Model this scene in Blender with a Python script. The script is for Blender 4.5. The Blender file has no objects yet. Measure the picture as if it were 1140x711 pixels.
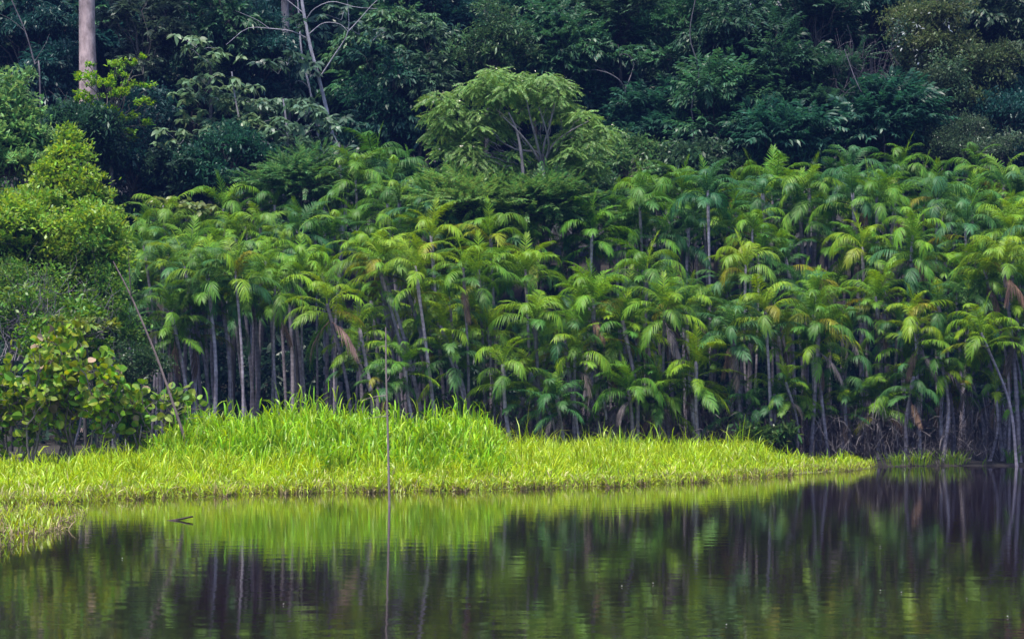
import bpy, math, random
import numpy as np

# ---------------------------------------------------------------- basics
F, HZ, CX, CAMZ = 2340.0, 452.0, 570.0, 2.5          # photograph: focal length and horizon in pixels
scene = bpy.context.scene
COL = scene.collection
R = math.radians
rnd = random.Random(7)
rng = np.random.default_rng(7)

def P(px, py, Y):
    return np.array([(px - CX) / F * Y, Y, CAMZ + (HZ - py) / F * Y])
def X_at(px, Y): return (px - CX) / F * Y
def px_of(X, Y): return CX + X / Y * F
def sstep(a, b, x):
    t = np.clip((np.asarray(x, float) - a) / (b - a), 0, 1)
    return t * t * (3 - 2 * t)

def bank(X):                                          # y of the land's edge
    return 74.0 + 14.5 * sstep(-14, 8, X)
def ground(X, Y):
    X = np.asarray(X, float); Y = np.asarray(Y, float)
    d = Y - bank(X)
    z = -1.4 + 1.55 * sstep(-7, 1.5, d) + 0.25 * sstep(0, 8, d)
    z = z + 15.0 * sstep(106, 175, Y) + 75 * sstep(165, 420, Y)
    z = z + 0.10 * np.sin(X * 0.9 + Y * 0.5) * np.cos(Y * 0.8 - X * 0.35) * sstep(-2, 3, d)
    return z

# ---------------------------------------------------------------- mesh building
class MB:
    def __init__(self): self.v, self.q, self.n = [], [], 0
    def add(self, v, q):
        v = np.asarray(v, np.float32).reshape(-1, 3)
        self.v.append(v); self.q.append(np.asarray(q, np.int32).reshape(-1, 4) + self.n); self.n += len(v)
    def strips(self, Pm, W):
        """Pm (N,K,3) centre lines, W (N,K,3) half-width vectors"""
        N, K, _ = Pm.shape
        V = np.stack([Pm - W, Pm + W], axis=2)        # N,K,2,3
        i = np.arange(N)[:, None] * (2 * K) + np.arange(K - 1)[None] * 2
        Q = np.stack([i, i + 1, i + 3, i + 2], axis=-1)
        self.add(V.reshape(-1, 3), Q.reshape(-1, 4))
    def tube(self, pts, rad, sides=6):
        pts = np.asarray(pts, float); n = len(pts)
        rad = np.broadcast_to(np.asarray(rad, float), (n,))
        T = np.gradient(pts, axis=0); T /= np.linalg.norm(T, axis=1)[:, None] + 1e-9
        ref = np.array([0.31, 0.95, 0.05]) if abs(T[0][2]) > 0.7 else np.array([0.1, 0.2, 1.0])
        A = np.cross(T, ref); A /= np.linalg.norm(A, axis=1)[:, None] + 1e-9
        B = np.cross(T, A)
        a = np.linspace(0, 2 * np.pi, sides, endpoint=False)
        V = pts[:, None] + rad[:, None, None] * (A[:, None] * np.cos(a)[None, :, None] + B[:, None] * np.sin(a)[None, :, None])
        i = np.arange(n - 1)[:, None] * sides; j = np.arange(sides)[None]; k = (j + 1) % sides
        Q = np.stack([i + j, i + k, i + k + sides, i + j + sides], axis=-1)
        self.add(V.reshape(-1, 3), Q.reshape(-1, 4))
    def mesh(self, name, mat, smooth=False):
        me = bpy.data.meshes.new(name)
        v = np.concatenate(self.v); q = np.concatenate(self.q)
        me.vertices.add(len(v)); me.vertices.foreach_set('co', v.ravel())
        me.loops.add(q.size); me.loops.foreach_set('vertex_index', q.ravel())
        me.polygons.add(len(q))
        me.polygons.foreach_set('loop_start', np.arange(0, q.size, 4, dtype=np.int32))
        if smooth: me.polygons.foreach_set('use_smooth', np.ones(len(q), bool))
        me.update(calc_edges=True)
        me.materials.append(mat)
        return me
    def build(self, name, mat, parent=None, color=None, loc=None, smooth=False):
        return link(name, self.mesh(name, mat, smooth), parent, color, loc)

def link(name, me, parent=None, color=None, loc=None, rot=None, scale=None):
    o = bpy.data.objects.new(name, me); COL.objects.link(o)
    if parent is not None: o.parent = parent
    if color is not None: o.color = (*color, 1)
    if loc is not None: o.location = loc
    if rot is not None: o.rotation_euler = rot
    if scale is not None: o.scale = (scale, scale, scale) if np.isscalar(scale) else scale
    return o
def tag(o, label=None, cat=None, group=None, kind=None):
    if label: o['label'] = label
    if cat: o['category'] = cat
    if group: o['group'] = group
    if kind: o['kind'] = kind
    return o
def thing(name, label, cat, loc, group=None):
    return tag(link(name, None, loc=loc), label, cat, group)

def smooth_path(ctrl, n=12):
    """Catmull-Rom through control points"""
    c = np.asarray(ctrl, float)
    if len(c) == 2: c = np.array([c[0], c[0] * .5 + c[1] * .5, c[1]])
    p = np.vstack([2 * c[0] - c[1], c, 2 * c[-1] - c[-2]])
    out = []; m = len(c) - 1
    for t in np.linspace(0, m, n):
        i = min(int(t), m - 1); u = t - i
        a, b, d, e = p[i], p[i + 1], p[i + 2], p[i + 3]
        out.append(.5 * ((2 * b) + (-a + d) * u + (2 * a - 5 * b + 4 * d - e) * u * u + (-a + 3 * b - 3 * d + e) * u ** 3))
    return np.array(out)

# ---------------------------------------------------------------- materials
def newmat(name):
    m = bpy.data.materials.new(name); m.use_nodes = True
    nt = m.node_tree; nt.nodes.clear()
    out = nt.nodes.new('ShaderNodeOutputMaterial')
    return m, nt, out
def N(nt, typ, **kw):
    n = nt.nodes.new('ShaderNode' + typ)
    for k, v in kw.items():
        if k.startswith('_'): setattr(n, k[1:], v)
        else: n.inputs[k.replace('__', ' ')].default_value = v
    return n

def leaf_mat(name, trans=.36, rough=.42, spec=.35, vlo=.62, vhi=1.45, hue=.035, nscale=.35, nlo=.75, nhi=1.3):
    m, nt, out = newmat(name); L = nt.links.new
    info = N(nt, 'ObjectInfo'); geo = N(nt, 'NewGeometry'); tc = N(nt, 'TexCoord')
    no = N(nt, 'TexNoise', Scale=nscale, Detail=2.0); L(tc.outputs['Object'], no.inputs['Vector'])
    mr = N(nt, 'MapRange'); mr.inputs['From Min'].default_value = .3; mr.inputs['From Max'].default_value = .7
    mr.inputs['To Min'].default_value = nlo; mr.inputs['To Max'].default_value = nhi; L(no.outputs['Fac'], mr.inputs['Value'])
    rv = N(nt, 'MapRange'); rv.inputs['To Min'].default_value = vlo; rv.inputs['To Max'].default_value = vhi
    L(geo.outputs['Random Per Island'], rv.inputs['Value'])
    mul = N(nt, 'Math', _operation='MULTIPLY'); L(mr.outputs[0], mul.inputs[0]); L(rv.outputs[0], mul.inputs[1])
    wn = N(nt, 'TexWhiteNoise', _noise_dimensions='1D'); L(geo.outputs['Random Per Island'], wn.inputs['W'])
    hr = N(nt, 'MapRange'); hr.inputs['To Min'].default_value = .5 - hue; hr.inputs['To Max'].default_value = .5 + hue
    L(wn.outputs['Value'], hr.inputs['Value'])
    hsv = N(nt, 'HueSaturation'); L(info.outputs['Color'], hsv.inputs['Color']); L(mul.outputs[0], hsv.inputs['Value']); L(hr.outputs[0], hsv.inputs['Hue'])
    pr = N(nt, 'BsdfPrincipled', Roughness=rough); pr.inputs['Specular IOR Level'].default_value = spec
    L(hsv.outputs[0], pr.inputs['Base Color'])
    tl = N(nt, 'BsdfTranslucent'); h2 = N(nt, 'HueSaturation', Hue=.48, Saturation=1.1, Value=1.25); L(hsv.outputs[0], h2.inputs['Color']); L(h2.outputs[0], tl.inputs['Color'])
    mx = N(nt, 'MixShader', Fac=trans); L(pr.outputs[0], mx.inputs[1]); L(tl.outputs[0], mx.inputs[2]); L(mx.outputs[0], out.inputs['Surface'])
    return m

def bark_mat(name, lo=.55, hi=1.35, ring=0.0, scale=2.2):
    m, nt, out = newmat(name); L = nt.links.new
    info = N(nt, 'ObjectInfo'); tc = N(nt, 'TexCoord')
    mp = N(nt, 'Mapping'); mp.inputs['Scale'].default_value = (scale * 2, scale * 2, scale); L(tc.outputs['Object'], mp.inputs['Vector'])
    no = N(nt, 'TexNoise', Scale=1.0, Detail=5.0, Roughness=.65); L(mp.outputs[0], no.inputs['Vector'])
    mr = N(nt, 'MapRange'); mr.inputs['From Min'].default_value = .32; mr.inputs['From Max'].default_value = .68
    mr.inputs['To Min'].default_value = lo; mr.inputs['To Max'].default_value = hi; L(no.outputs['Fac'], mr.inputs['Value'])
    last = mr.outputs[0]
    if ring:
        wv = N(nt, 'TexWave', Scale=1.6, Distortion=1.2, _bands_direction='Z'); wv.inputs['Detail Scale'].default_value = 2
        L(tc.outputs['Object'], wv.inputs['Vector'])
        r2 = N(nt, 'MapRange'); r2.inputs['To Min'].default_value = 1 - ring; r2.inputs['To Max'].default_value = 1 + ring * .5
        L(wv.outputs['Fac'], r2.inputs['Value'])
        mu = N(nt, 'Math', _operation='MULTIPLY'); L(last, mu.inputs[0]); L(r2.outputs[0], mu.inputs[1]); last = mu.outputs[0]
    hsv = N(nt, 'HueSaturation'); L(info.outputs['Color'], hsv.inputs['Color']); L(last, hsv.inputs['Value'])
    pr = N(nt, 'BsdfPrincipled', Roughness=.85); pr.inputs['Specular IOR Level'].default_value = .2
    L(hsv.outputs[0], pr.inputs['Base Color'])
    bp = N(nt, 'Bump', Strength=.35, Distance=.03); L(no.outputs['Fac'], bp.inputs['Height']); L(bp.outputs[0], pr.inputs['Normal'])
    L(pr.outputs[0], out.inputs['Surface'])
    return m

M_LEAF = leaf_mat('tree_leaves')
M_GLOSS = leaf_mat('glossy_leaves', trans=.22, rough=.33, spec=.5)
M_FROND = leaf_mat('palm_leaflets', trans=.3, rough=.5, spec=.28, vlo=.75, vhi=1.3, hue=.02, nscale=.8, nlo=.85, nhi=1.2)
M_DEAD = leaf_mat('dead_leaflets', trans=.12, rough=.8, spec=.1, vlo=.6, vhi=1.4, hue=.012, nscale=1.2)
M_GRASS = leaf_mat('grass_blades', trans=.35, rough=.42, spec=.4, vlo=.6, vhi=1.35, hue=.03, nscale=.9, nlo=.68, nhi=1.25)
M_BIG = leaf_mat('broad_round_leaves', trans=.35, rough=.5, spec=.25, vlo=.5, vhi=1.4, hue=.05, nscale=1.0)
M_BARK = bark_mat('tree_bark')
M_PALM = bark_mat('palm_trunk_bark', lo=.5, hi=1.35, ring=.14, scale=1.6)
M_PALE = bark_mat('pale_blotched_bark', lo=.45, hi=1.4, scale=1.3)
M_TWIG = bark_mat('twig_bark', lo=.6, hi=1.3, scale=4)

def water_mat():
    m, nt, out = newmat('river_water'); L = nt.links.new
    tc = N(nt, 'TexCoord')
    def noise(sx, sy, det, rough=.5):
        mp = N(nt, 'Mapping'); mp.inputs['Scale'].default_value = (sx, sy, 1); L(tc.outputs['Object'], mp.inputs['Vector'])
        n = N(nt, 'TexNoise', Scale=1.0, Detail=det, Roughness=rough); L(mp.outputs[0], n.inputs['Vector']); return n
    a = noise(1.1, 1.8, 2.0); b = noise(4.5, 8.0, 1.0); c = noise(.035, .22, 2.0)
    band = N(nt, 'MapRange'); band.inputs['From Min'].default_value = .42; band.inputs['From Max'].default_value = .62
    band.inputs['To Min'].default_value = .25; band.inputs['To Max'].default_value = 1.0; L(c.outputs['Fac'], band.inputs['Value'])
    b1 = N(nt, 'Bump', Distance=.03); b1.inputs['Strength'].default_value = .105; L(a.outputs['Fac'], b1.inputs['Height'])
    sm = N(nt, 'Math', _operation='MULTIPLY'); sm.inputs[1].default_value = .07; L(band.outputs[0], sm.inputs[0])
    b2 = N(nt, 'Bump', Distance=.010); L(sm.outputs[0], b2.inputs['Strength']); L(b.outputs['Fac'], b2.inputs['Height']); L(b1.outputs[0], b2.inputs['Normal'])
    pr = N(nt, 'BsdfPrincipled', Roughness=.042, IOR=1.33)
    pr.inputs['Base Color'].default_value = (.010, .005, .007, 1)
    L(b2.outputs[0], pr.inputs['Normal']); L(pr.outputs[0], out.inputs['Surface'])
    return m
def soil_mat(name, c1, c2, scale):
    m, nt, out = newmat(name); L = nt.links.new
    tc = N(nt, 'TexCoord'); n = N(nt, 'TexNoise', Scale=scale, Detail=6.0, Roughness=.65); L(tc.outputs['Object'], n.inputs['Vector'])
    cr = N(nt, 'ValToRGB'); cr.color_ramp.elements[0].position = .35; cr.color_ramp.elements[1].position = .68
    cr.color_ramp.elements[0].color = (*c1, 1); cr.color_ramp.elements[1].color = (*c2, 1); L(n.outputs['Fac'], cr.inputs[0])
    pr = N(nt, 'BsdfPrincipled', Roughness=.95); L(cr.outputs[0], pr.inputs['Base Color'])
    b = N(nt, 'Bump', Strength=.6, Distance=.08); L(n.outputs['Fac'], b.inputs['Height']); L(b.outputs[0], pr.inputs['Normal'])
    L(pr.outputs[0], out.inputs['Surface']); return m

# ---------------------------------------------------------------- ground and water
def grid(xs, ys, zf):
    X, Y = np.meshgrid(xs, ys); Z = zf(X, Y)
    V = np.stack([X, Y, Z], -1).reshape(-1, 3)
    nx, ny = len(xs), len(ys)
    i = (np.arange(ny - 1)[:, None] * nx + np.arange(nx - 1)[None])
    return V, np.stack([i, i + 1, i + nx + 1, i + nx], -1).reshape(-1, 4)
xs = np.unique(np.concatenate([np.linspace(-420, -60, 12), np.linspace(-60, 60, 121), np.linspace(60, 420, 12)]))
ys = np.unique(np.concatenate([np.linspace(-220, 40, 10), np.linspace(40, 200, 161), np.linspace(200, 800, 16)]))
mb = MB(); mb.add(*grid(xs, ys, ground))
tag(mb.build('forest_floor', soil_mat('leaf_litter_soil', (.010, .008, .007), (.032, .025, .02), 1.3), smooth=True),
    'dark forest floor under the palms', 'ground', kind='structure')
mb = MB(); mb.add(*grid(np.linspace(-420, 420, 7), np.linspace(-220, 300, 7), lambda X, Y: X * 0))
tag(mb.build('water', water_mat()), 'calm dark river water with reflections', 'water', kind='structure')

# ---------------------------------------------------------------- grass meadow
_epx = [-200, 0, 60, 150, 250, 350, 450, 560, 640, 700, 800, 900, 945, 972, 980]
_epy = [566, 562, 560, 553, 550, 547, 546, 544, 541, 540, 534, 526, 523, 520, 513]
def Yfront(px): return F * CAMZ / (np.interp(px, _epx, _epy) - HZ)
def tallness(px, Y):
    return sstep(135, 215, px) * (1 - sstep(535, 575, px)) * sstep(65, 69.5, Y)

def blades(mb, base, h0, length, width, lean, az, K=4, curl=1.5):
    """arching blades: base (N,3), start height, length, width, initial lean from the vertical, azimuth"""
    n = len(base); t = np.linspace(0, 1, K)
    ang = lean[:, None] + curl[:, None] * t[None] ** 1.4 if np.ndim(curl) else lean[:, None] + curl * t[None] ** 1.4
    seg = length[:, None] / (K - 1)
    dx = np.sin(ang) * seg; dz = np.cos(ang) * seg
    r = np.concatenate([np.zeros((n, 1)), np.cumsum(dx[:, :-1], 1)], 1)
    z = np.concatenate([np.zeros((n, 1)), np.cumsum(dz[:, :-1], 1)], 1)
    Pm = np.empty((n, K, 3))
    Pm[..., 0] = base[:, None, 0] + r * np.cos(az)[:, None]
    Pm[..., 1] = base[:, None, 1] + r * np.sin(az)[:, None]
    Pm[..., 2] = np.maximum(base[:, None, 2] + h0[:, None] + z, .01)
    tw = az + np.pi / 2 + rng.normal(0, .5, n)
    w = np.interp(t, [0, .3, .7, 1], [.6, 1, .8, .06])[None] * width[:, None] * .5
    W = np.zeros((n, K, 3)); W[..., 0] = w * np.cos(tw)[:, None]; W[..., 1] = w * np.sin(tw)[:, None]
    W[..., 2] = w * rng.normal(0, .35, n)[:, None]
    mb.strips(Pm, W)

def meadow(n, pxr, tall):
    px = rng.uniform(*pxr, n); 
    yf = Yfront(px); d = rng.uniform(0, 1, n) ** 1.35 * 24
    Y = yf + d + rng.normal(0, .12, n) + .7 * np.sin(px * .071) + .6 * np.sin(px * .19 + 1.1) + .4 * np.sin(px * .47) + .25 * np.sin(px * 1.1)
    X = (px - CX) / F * Y
    back = np.minimum(bank(X) + 1.0, 87.0)
    back = np.where(px > 850, np.minimum(back, yf + 1.2 + (980 - px) * .05), back)
    ok = (Y < back)
    T = tallness(px, Y)
    ok &= (rng.uniform(0, 1, n) < T) if tall else (rng.uniform(0, 1, n) > T * .85)
    px, X, Y, T, d = px[ok], X[ok], Y[ok], T[ok], d[ok]
    patch = .5 + .5 * np.sin(X * 1.7 + 1.3 * np.sin(Y * .9)) * np.cos(Y * 1.1 + X * .4)
    H = (.20 + .62 * sstep(0, 6.5, d)) * (.75 + .5 * patch) * np.interp(px, [-100, 60, 160, 560, 700, 950, 980], [.62, .62, .95, .95, .82, .7, .65])
    H = H + .22 * sstep(300, 900, px) * (1 - sstep(850, 960, px)) * sstep(6, 14, d)
    if tall: H = H + T * (1.0 + .5 * patch) * np.interp(px, [140, 200, 260, 370, 420, 560], [.75, 1.05, 1.2, 1.25, 1.0, .85])
    H = H * np.where(rng.uniform(0, 1, len(H)) < .06, rng.uniform(1.2, 1.6, len(H)), 1)
    return px, X, Y, H, d

mud = MB()
pxs = np.linspace(-160, 972, 90)
V = []
for p in pxs:
    yf = float(Yfront(p)); X0 = X_at(p, yf)
    yb = min(float(bank(X0)) + 3, yf + 1.2 + max(0, 980 - p) * .05 if p > 850 else 99)
    for k in range(8):
        f = k / 7; Y = yf - .5 + .3 * math.sin(p * .13) + f * (yb - yf)
        V.append((X_at(p, Y), Y, -.012 + .04 * min(1, f * 6)))
q = [(i * 8 + k, (i + 1) * 8 + k, (i + 1) * 8 + k + 1, i * 8 + k + 1) for i in range(len(pxs) - 1) for k in range(7)]
mud.add(V, q)
tag(mud.build('mud_bank', soil_mat('wet_mud', (.06, .06, .018), (.15, .14, .05), 2.5)), 'wet mud and matted roots under the grass', 'ground', kind='structure')

GR = (.33, .46, .009)
mb = MB()
px, X, Y, H, d = meadow(150000, (-160, 972), False); n = len(X)
base = np.stack([X, Y, np.full(n, .015)], 1)
blades(mb, base, H * rng.uniform(.05, .65, n), H * rng.uniform(.45, 1.15, n) * .9 + .12, rng.uniform(.018, .042, n),
       np.abs(rng.normal(.1, .5, n)), rng.uniform(0, 2 * np.pi, n), 4, rng.uniform(.3, 2.2, n))
tag(mb.build('low_grass', M_GRASS, color=GR), 'bright yellow green low grass along the water edge', 'grass', kind='stuff')
mb = MB()
px, X, Y, H, d = meadow(90000, (100, 600), True); n = len(X)
base = np.stack([X, Y, np.full(n, .015)], 1)
blades(mb, base, H * rng.uniform(.1, .72, n), rng.uniform(.45, .85, n), rng.uniform(.035, .07, n),
       np.abs(rng.normal(.05, .25, n)), rng.uniform(0, 2 * np.pi, n), 5, rng.uniform(.2, 2.4, n))
tag(mb.build('tall_grass', M_GRASS, color=(.25, .43, .011)), 'tall lush green grass standing behind the low grass', 'grass', kind='stuff')
# brown stems at the waterline
mb = MB(); n = 17000
px = rng.uniform(-160, 972, n); Y = Yfront(px) + np.abs(rng.normal(0, .6, n)) + .7 * np.sin(px * .071) + .6 * np.sin(px * .19 + 1.1) + .4 * np.sin(px * .47) + .25 * np.sin(px * 1.1) - .1
base = np.stack([X_at(px, Y), Y, np.full(n, -.01)], 1)
blades(mb, base, np.zeros(n), rng.uniform(.08, .4, n), rng.uniform(.012, .024, n), np.abs(rng.normal(.1, .4, n)), rng.uniform(0, 6.28, n), 3, rng.uniform(-.3, 1.2, n))
tag(mb.build('dry_grass_stems', M_DEAD, color=(.30, .235, .12)), 'brown dry grass stems along the waterline', 'grass', kind='stuff')
mb = MB()  # pale straw-coloured blades scattered as painted glints
px, X, Y, H, d = meadow(5000, (-160, 972), False); n = len(X)
blades(mb, np.stack([X, Y, np.full(n, .015)], 1), H * rng.uniform(.2, .8, n), rng.uniform(.2, .5, n), rng.uniform(.02, .04, n), np.abs(rng.normal(.3, .5, n)), rng.uniform(0, 6.28, n), 4, rng.uniform(.3, 2.5, n))
tag(mb.build('pale_glint_blades', M_DEAD, color=(.42, .38, .17)), 'pale straw-coloured blades standing in for glints through the low grass', 'grass', kind='stuff')
# thin foreground grass spit at the left
mb = MB(); mbd = MB(); n = 7000
px = rng.uniform(-120, 100, n)
fy = np.interp(px, [-120, 0, 30, 60, 100], [622, 611, 604, 590, 572]); by = np.interp(px, [-120, 0, 60, 100], [566, 569, 570, 569])
py = by + (fy - by) * rng.uniform(0, 1, n) ** .9
Y = F * CAMZ / (py - HZ); X = X_at(px, Y)
keep = rng.uniform(0, 1, n) < np.where(np.sin(X * 2.3 + Y * .7) + .8 * np.sin(Y * 1.3 - X) > .45, .6, .05) * np.interp(px, [40, 100], [1, .3])
X, Y = X[keep], Y[keep]; n = len(X)
base = np.stack([X, Y, np.full(n, 0.0)], 1)
blades(mb, base, rng.uniform(0, .1, n), rng.uniform(.14, .42, n), rng.uniform(.016, .032, n), np.abs(rng.normal(.35, .5, n)), rng.uniform(0, 6.28, n), 4, rng.uniform(.3, 2.2, n))
m = 2600
px = rng.uniform(-160, 985, m); Y = Yfront(px) - np.abs(rng.normal(0, .8, m)) * (.4 + .6 * np.abs(np.sin(px * .06)) + .5 * np.abs(np.sin(px * .23 + 2))) + .2
blades(mb, np.stack([X_at(px, Y), Y, np.full(m, 0.0)], 1), np.zeros(m), rng.uniform(.08, .36, m), rng.uniform(.014, .03, m), np.abs(rng.normal(.5, .5, m)), rng.uniform(0, 6.28, m), 4, rng.uniform(.3, 1.8, m))
tag(mb.build('sparse_shore_grass', M_GRASS, color=(.30, .40, .015)), 'sparse grass growing in shallow water along the meadow edge and nearest the viewer', 'grass', kind='stuff')
k = rng.integers(0, n, 1800); b2 = base[k] + rng.normal(0, .15, (1800, 3)) * [1, 1, 0]; b2[:, 2] = .01
blades(mbd, b2, np.zeros(1800), rng.uniform(.1, .35, 1800), rng.uniform(.012, .028, 1800), np.abs(rng.normal(.8, .5, 1800)), rng.uniform(0, 6.28, 1800), 3, rng.uniform(0, 1.2, 1800))
tag(mbd.build('dead_grass_litter', M_DEAD, color=(.28, .21, .13)), 'pale dead grass litter floating among the nearest grass', 'grass', kind='stuff')

# separate tufts standing in the dark water at right, and the upright sheaf in the middle
def tuft(label, px, Y, n, h, wid, spread, color=(.2, .32, .035), lean=.3, curl=(.2, 1.6), z=0.0):
    mb = MB(); c = P(px, 0, Y); ang = rng.uniform(0, 6.28, n); r = np.abs(rng.normal(0, spread, n))
    base = np.stack([r * np.cos(ang), r * np.sin(ang) * .6, np.zeros(n)], 1)
    blades(mb, base, rng.uniform(0, .15, n) * h, h * rng.uniform(.45, 1, n), rng.uniform(.7, 1.2, n) * wid, np.abs(rng.normal(0, lean, n)), ang + rng.normal(0, .6, n), 5, rng.uniform(*curl, n))
    o = mb.build('grass_tuft', M_GRASS, color=color, loc=(c[0], Y, z))
    return tag(o, label, 'grass tuft', 'grass tufts standing apart from the meadow')
tuft('wide grass tuft in dark water just right of the grass tip', 997, 87.2, 70, .7, .036, .5)
tuft('dense grass tuft in dark water, middle one of three right of the tip', 1025, 88.2, 90, .8, .038, .5)
tuft('arching grass tuft at the far right end of the meadow', 1060, 88.6, 85, .75, .038, .55)
tuft('lone small grass tuft in the right corner beside leaning palm bases', 1127, 89, 70, .95, .045, .15, (.12, .24, .04))
tuft('upright sheaf of tall reed blades rising above the grass behind', 514, 74, 40, 2.35, .06, .12, (.17, .3, .03), .06, (0, .3))
tuft('small upright tuft sticking out of the low grass above its middle', 690, 78, 40, 1.7, .055, .2, (.2, .34, .03), .15, (0, .7))

# ---------------------------------------------------------------- foliage templates
def strip_leaves(b, d, L, W, droop, up=None, K=3, prof=(.25, 1, .9, .06)):
    """b (N,3) bases, d (N,3) directions, L, W (N,), droop (N,)"""
    n = len(b); d = d / (np.linalg.norm(d, axis=1)[:, None] + 1e-9)
    t = np.linspace(0, 1, K)
    Pm = b[:, None] + d[:, None] * (L[:, None] * t[None])[..., None]
    Pm[..., 2] -= droop[:, None] * L[:, None] * t[None] ** 2
    s = np.cross(d, np.array([0, 0, 1.0])); ln = np.linalg.norm(s, axis=1)[:, None]
    s = np.where(ln < .15, np.array([0., 1, 0]), s / (ln + 1e-9))
    s = s + rng.normal(0, .45, (n, 3)) * np.array([.3, .3, 1]); s /= np.linalg.norm(s, axis=1)[:, None]
    w = np.interp(t, np.linspace(0, 1, len(prof)), prof)
    Wm = s[:, None] * (W[:, None] * .5 * w[None])[..., None]
    return Pm, Wm
def t_whorl(n=8, L=.5, W=.16, droop=.5, el=.25):
    a = np.linspace(0, 6.28, n, endpoint=False) + rng.uniform(0, .5, n)
    d = np.stack([np.cos(a), np.sin(a), rng.normal(el, .25, n)], 1)
    return strip_leaves(rng.normal(0, .03, (n, 3)), d, rng.uniform(.7, 1.1, n) * L, rng.uniform(.8, 1.2, n) * W, rng.uniform(.5, 1.3, n) * droop, K=4)
def t_spray(pairs=7, TL=.9, L=.3, W=.12, droop=.3, dz=-.1):
    s = np.repeat(np.linspace(.1, 1, pairs), 2); sg = np.tile([-1, 1], pairs)
    n = len(s); b = np.stack([s * TL, np.zeros(n), -.18 * TL * s ** 2], 1)
    d = np.stack([.55 + .4 * s, sg * (1 - .35 * s), np.full(n, dz)], 1) + rng.normal(0, .12, (n, 3))
    return strip_leaves(b, d, rng.uniform(.75, 1.1, n) * L * (1 - .35 * s), rng.uniform(.8, 1.2, n) * W, rng.uniform(.4, 1.3, n) * droop, K=3)
def t_rand(n=12, L=.2, W=.1, r=.3, droop=.3):
    b = rng.normal(0, r * .6, (n, 3)); d = rng.normal(0, 1, (n, 3)) + np.array([.4, 0, .15])
    return strip_leaves(b, d, rng.uniform(.7, 1.2, n) * L, rng.uniform(.8, 1.2, n) * W, rng.uniform(0, 1.2, n) * droop, K=3)
def t_hang(n=12, TL=.7, L=.34, W=.12):
    s = rng.uniform(.1, 1, n); b = np.stack([s * TL, rng.normal(0, .05, n), -.35 * TL * s ** 2], 1)
    d = np.stack([rng.normal(.35, .3, n), rng.normal(0, .6, n), rng.normal(-.75, .3, n)], 1)
    return strip_leaves(b, d, rng.uniform(.7, 1.2, n) * L, rng.uniform(.8, 1.2, n) * W, rng.uniform(0, .4, n), K=4)
def t_tuft(n=10, L=.26, W=.1):                        # upright leafy twig ends
    a = rng.uniform(0, 6.28, n); b = np.stack([np.zeros(n), np.zeros(n), rng.uniform(0, .3, n)], 1)
    d = np.stack([np.cos(a), np.sin(a), rng.uniform(.2, 1.4, n)], 1)
    return strip_leaves(b, d, rng.uniform(.7, 1.2, n) * L, rng.uniform(.8, 1.2, n) * W, rng.uniform(.1, .5, n), K=3)
TMPL = {
    'whorl':  [t_whorl(8, .52, .21, .6, .12) for _ in range(6)],
    'whorlS': [t_whorl(8, .42, .17, .6, .15) for _ in range(6)],
    'hang':   [t_hang(13, .8, .42, .14) for _ in range(6)],
    'spray':  [t_spray(7, .95, .34, .13, .35) for _ in range(6)],
    'sprayL': [t_spray(6, 1.2, .55, .17, .55, -.25) for _ in range(6)],
    'feather': [t_spray(15, 1.05, .27, .06, .25) for _ in range(6)],
    'small':  [t_rand(14, .2, .1, .33) for _ in range(6)],
    'mid':    [t_rand(12, .3, .13, .38, .45) for _ in range(6)],
    'tuft':   [t_tuft(11, .27, .105) for _ in range(6)],
    'fine':   [t_rand(18, .13, .06, .3) for _ in range(6)],
}
def place_twigs(mb, kind, pos, axis, scale, tilt=.3):
    n = len(pos); up = np.array([0, 0, 1.0])[None] + rng.normal(0, tilt, (n, 3))
    x = axis / (np.linalg.norm(axis, axis=1)[:, None] + 1e-9)
    y = np.cross(up, x); y /= np.linalg.norm(y, axis=1)[:, None] + 1e-9
    z = np.cross(x, y)
    M = np.stack([x, y, z], -1) * scale[:, None, None]
    which = rng.integers(0, len(TMPL[kind]), n)
    for w in range(len(TMPL[kind])):
        sel = which == w
        if not sel.any(): continue
        Pm, Wm = TMPL[kind][w]
        A = np.einsum('mij,nkj->mnki', M[sel], Pm) + pos[sel][:, None, None]
        B = np.einsum('mij,nkj->mnki', M[sel], Wm)
        mb.strips(A.reshape(-1, *Pm.shape[1:]), B.reshape(-1, *Wm.shape[1:]))

def limb(a, b, wob=.12, n=6):
    a, b = np.asarray(a), np.asarray(b); L = np.linalg.norm(b - a)
    t = np.linspace(0, 1, n)[:, None]
    p = a + (b - a) * t; w = rng.normal(0, wob * L * .35, (n, 3)) * np.sin(t * np.pi)
    p = p + w; p[:, 2] += (np.sin(t * np.pi) * L * .06)[:, 0]
    return p

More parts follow.
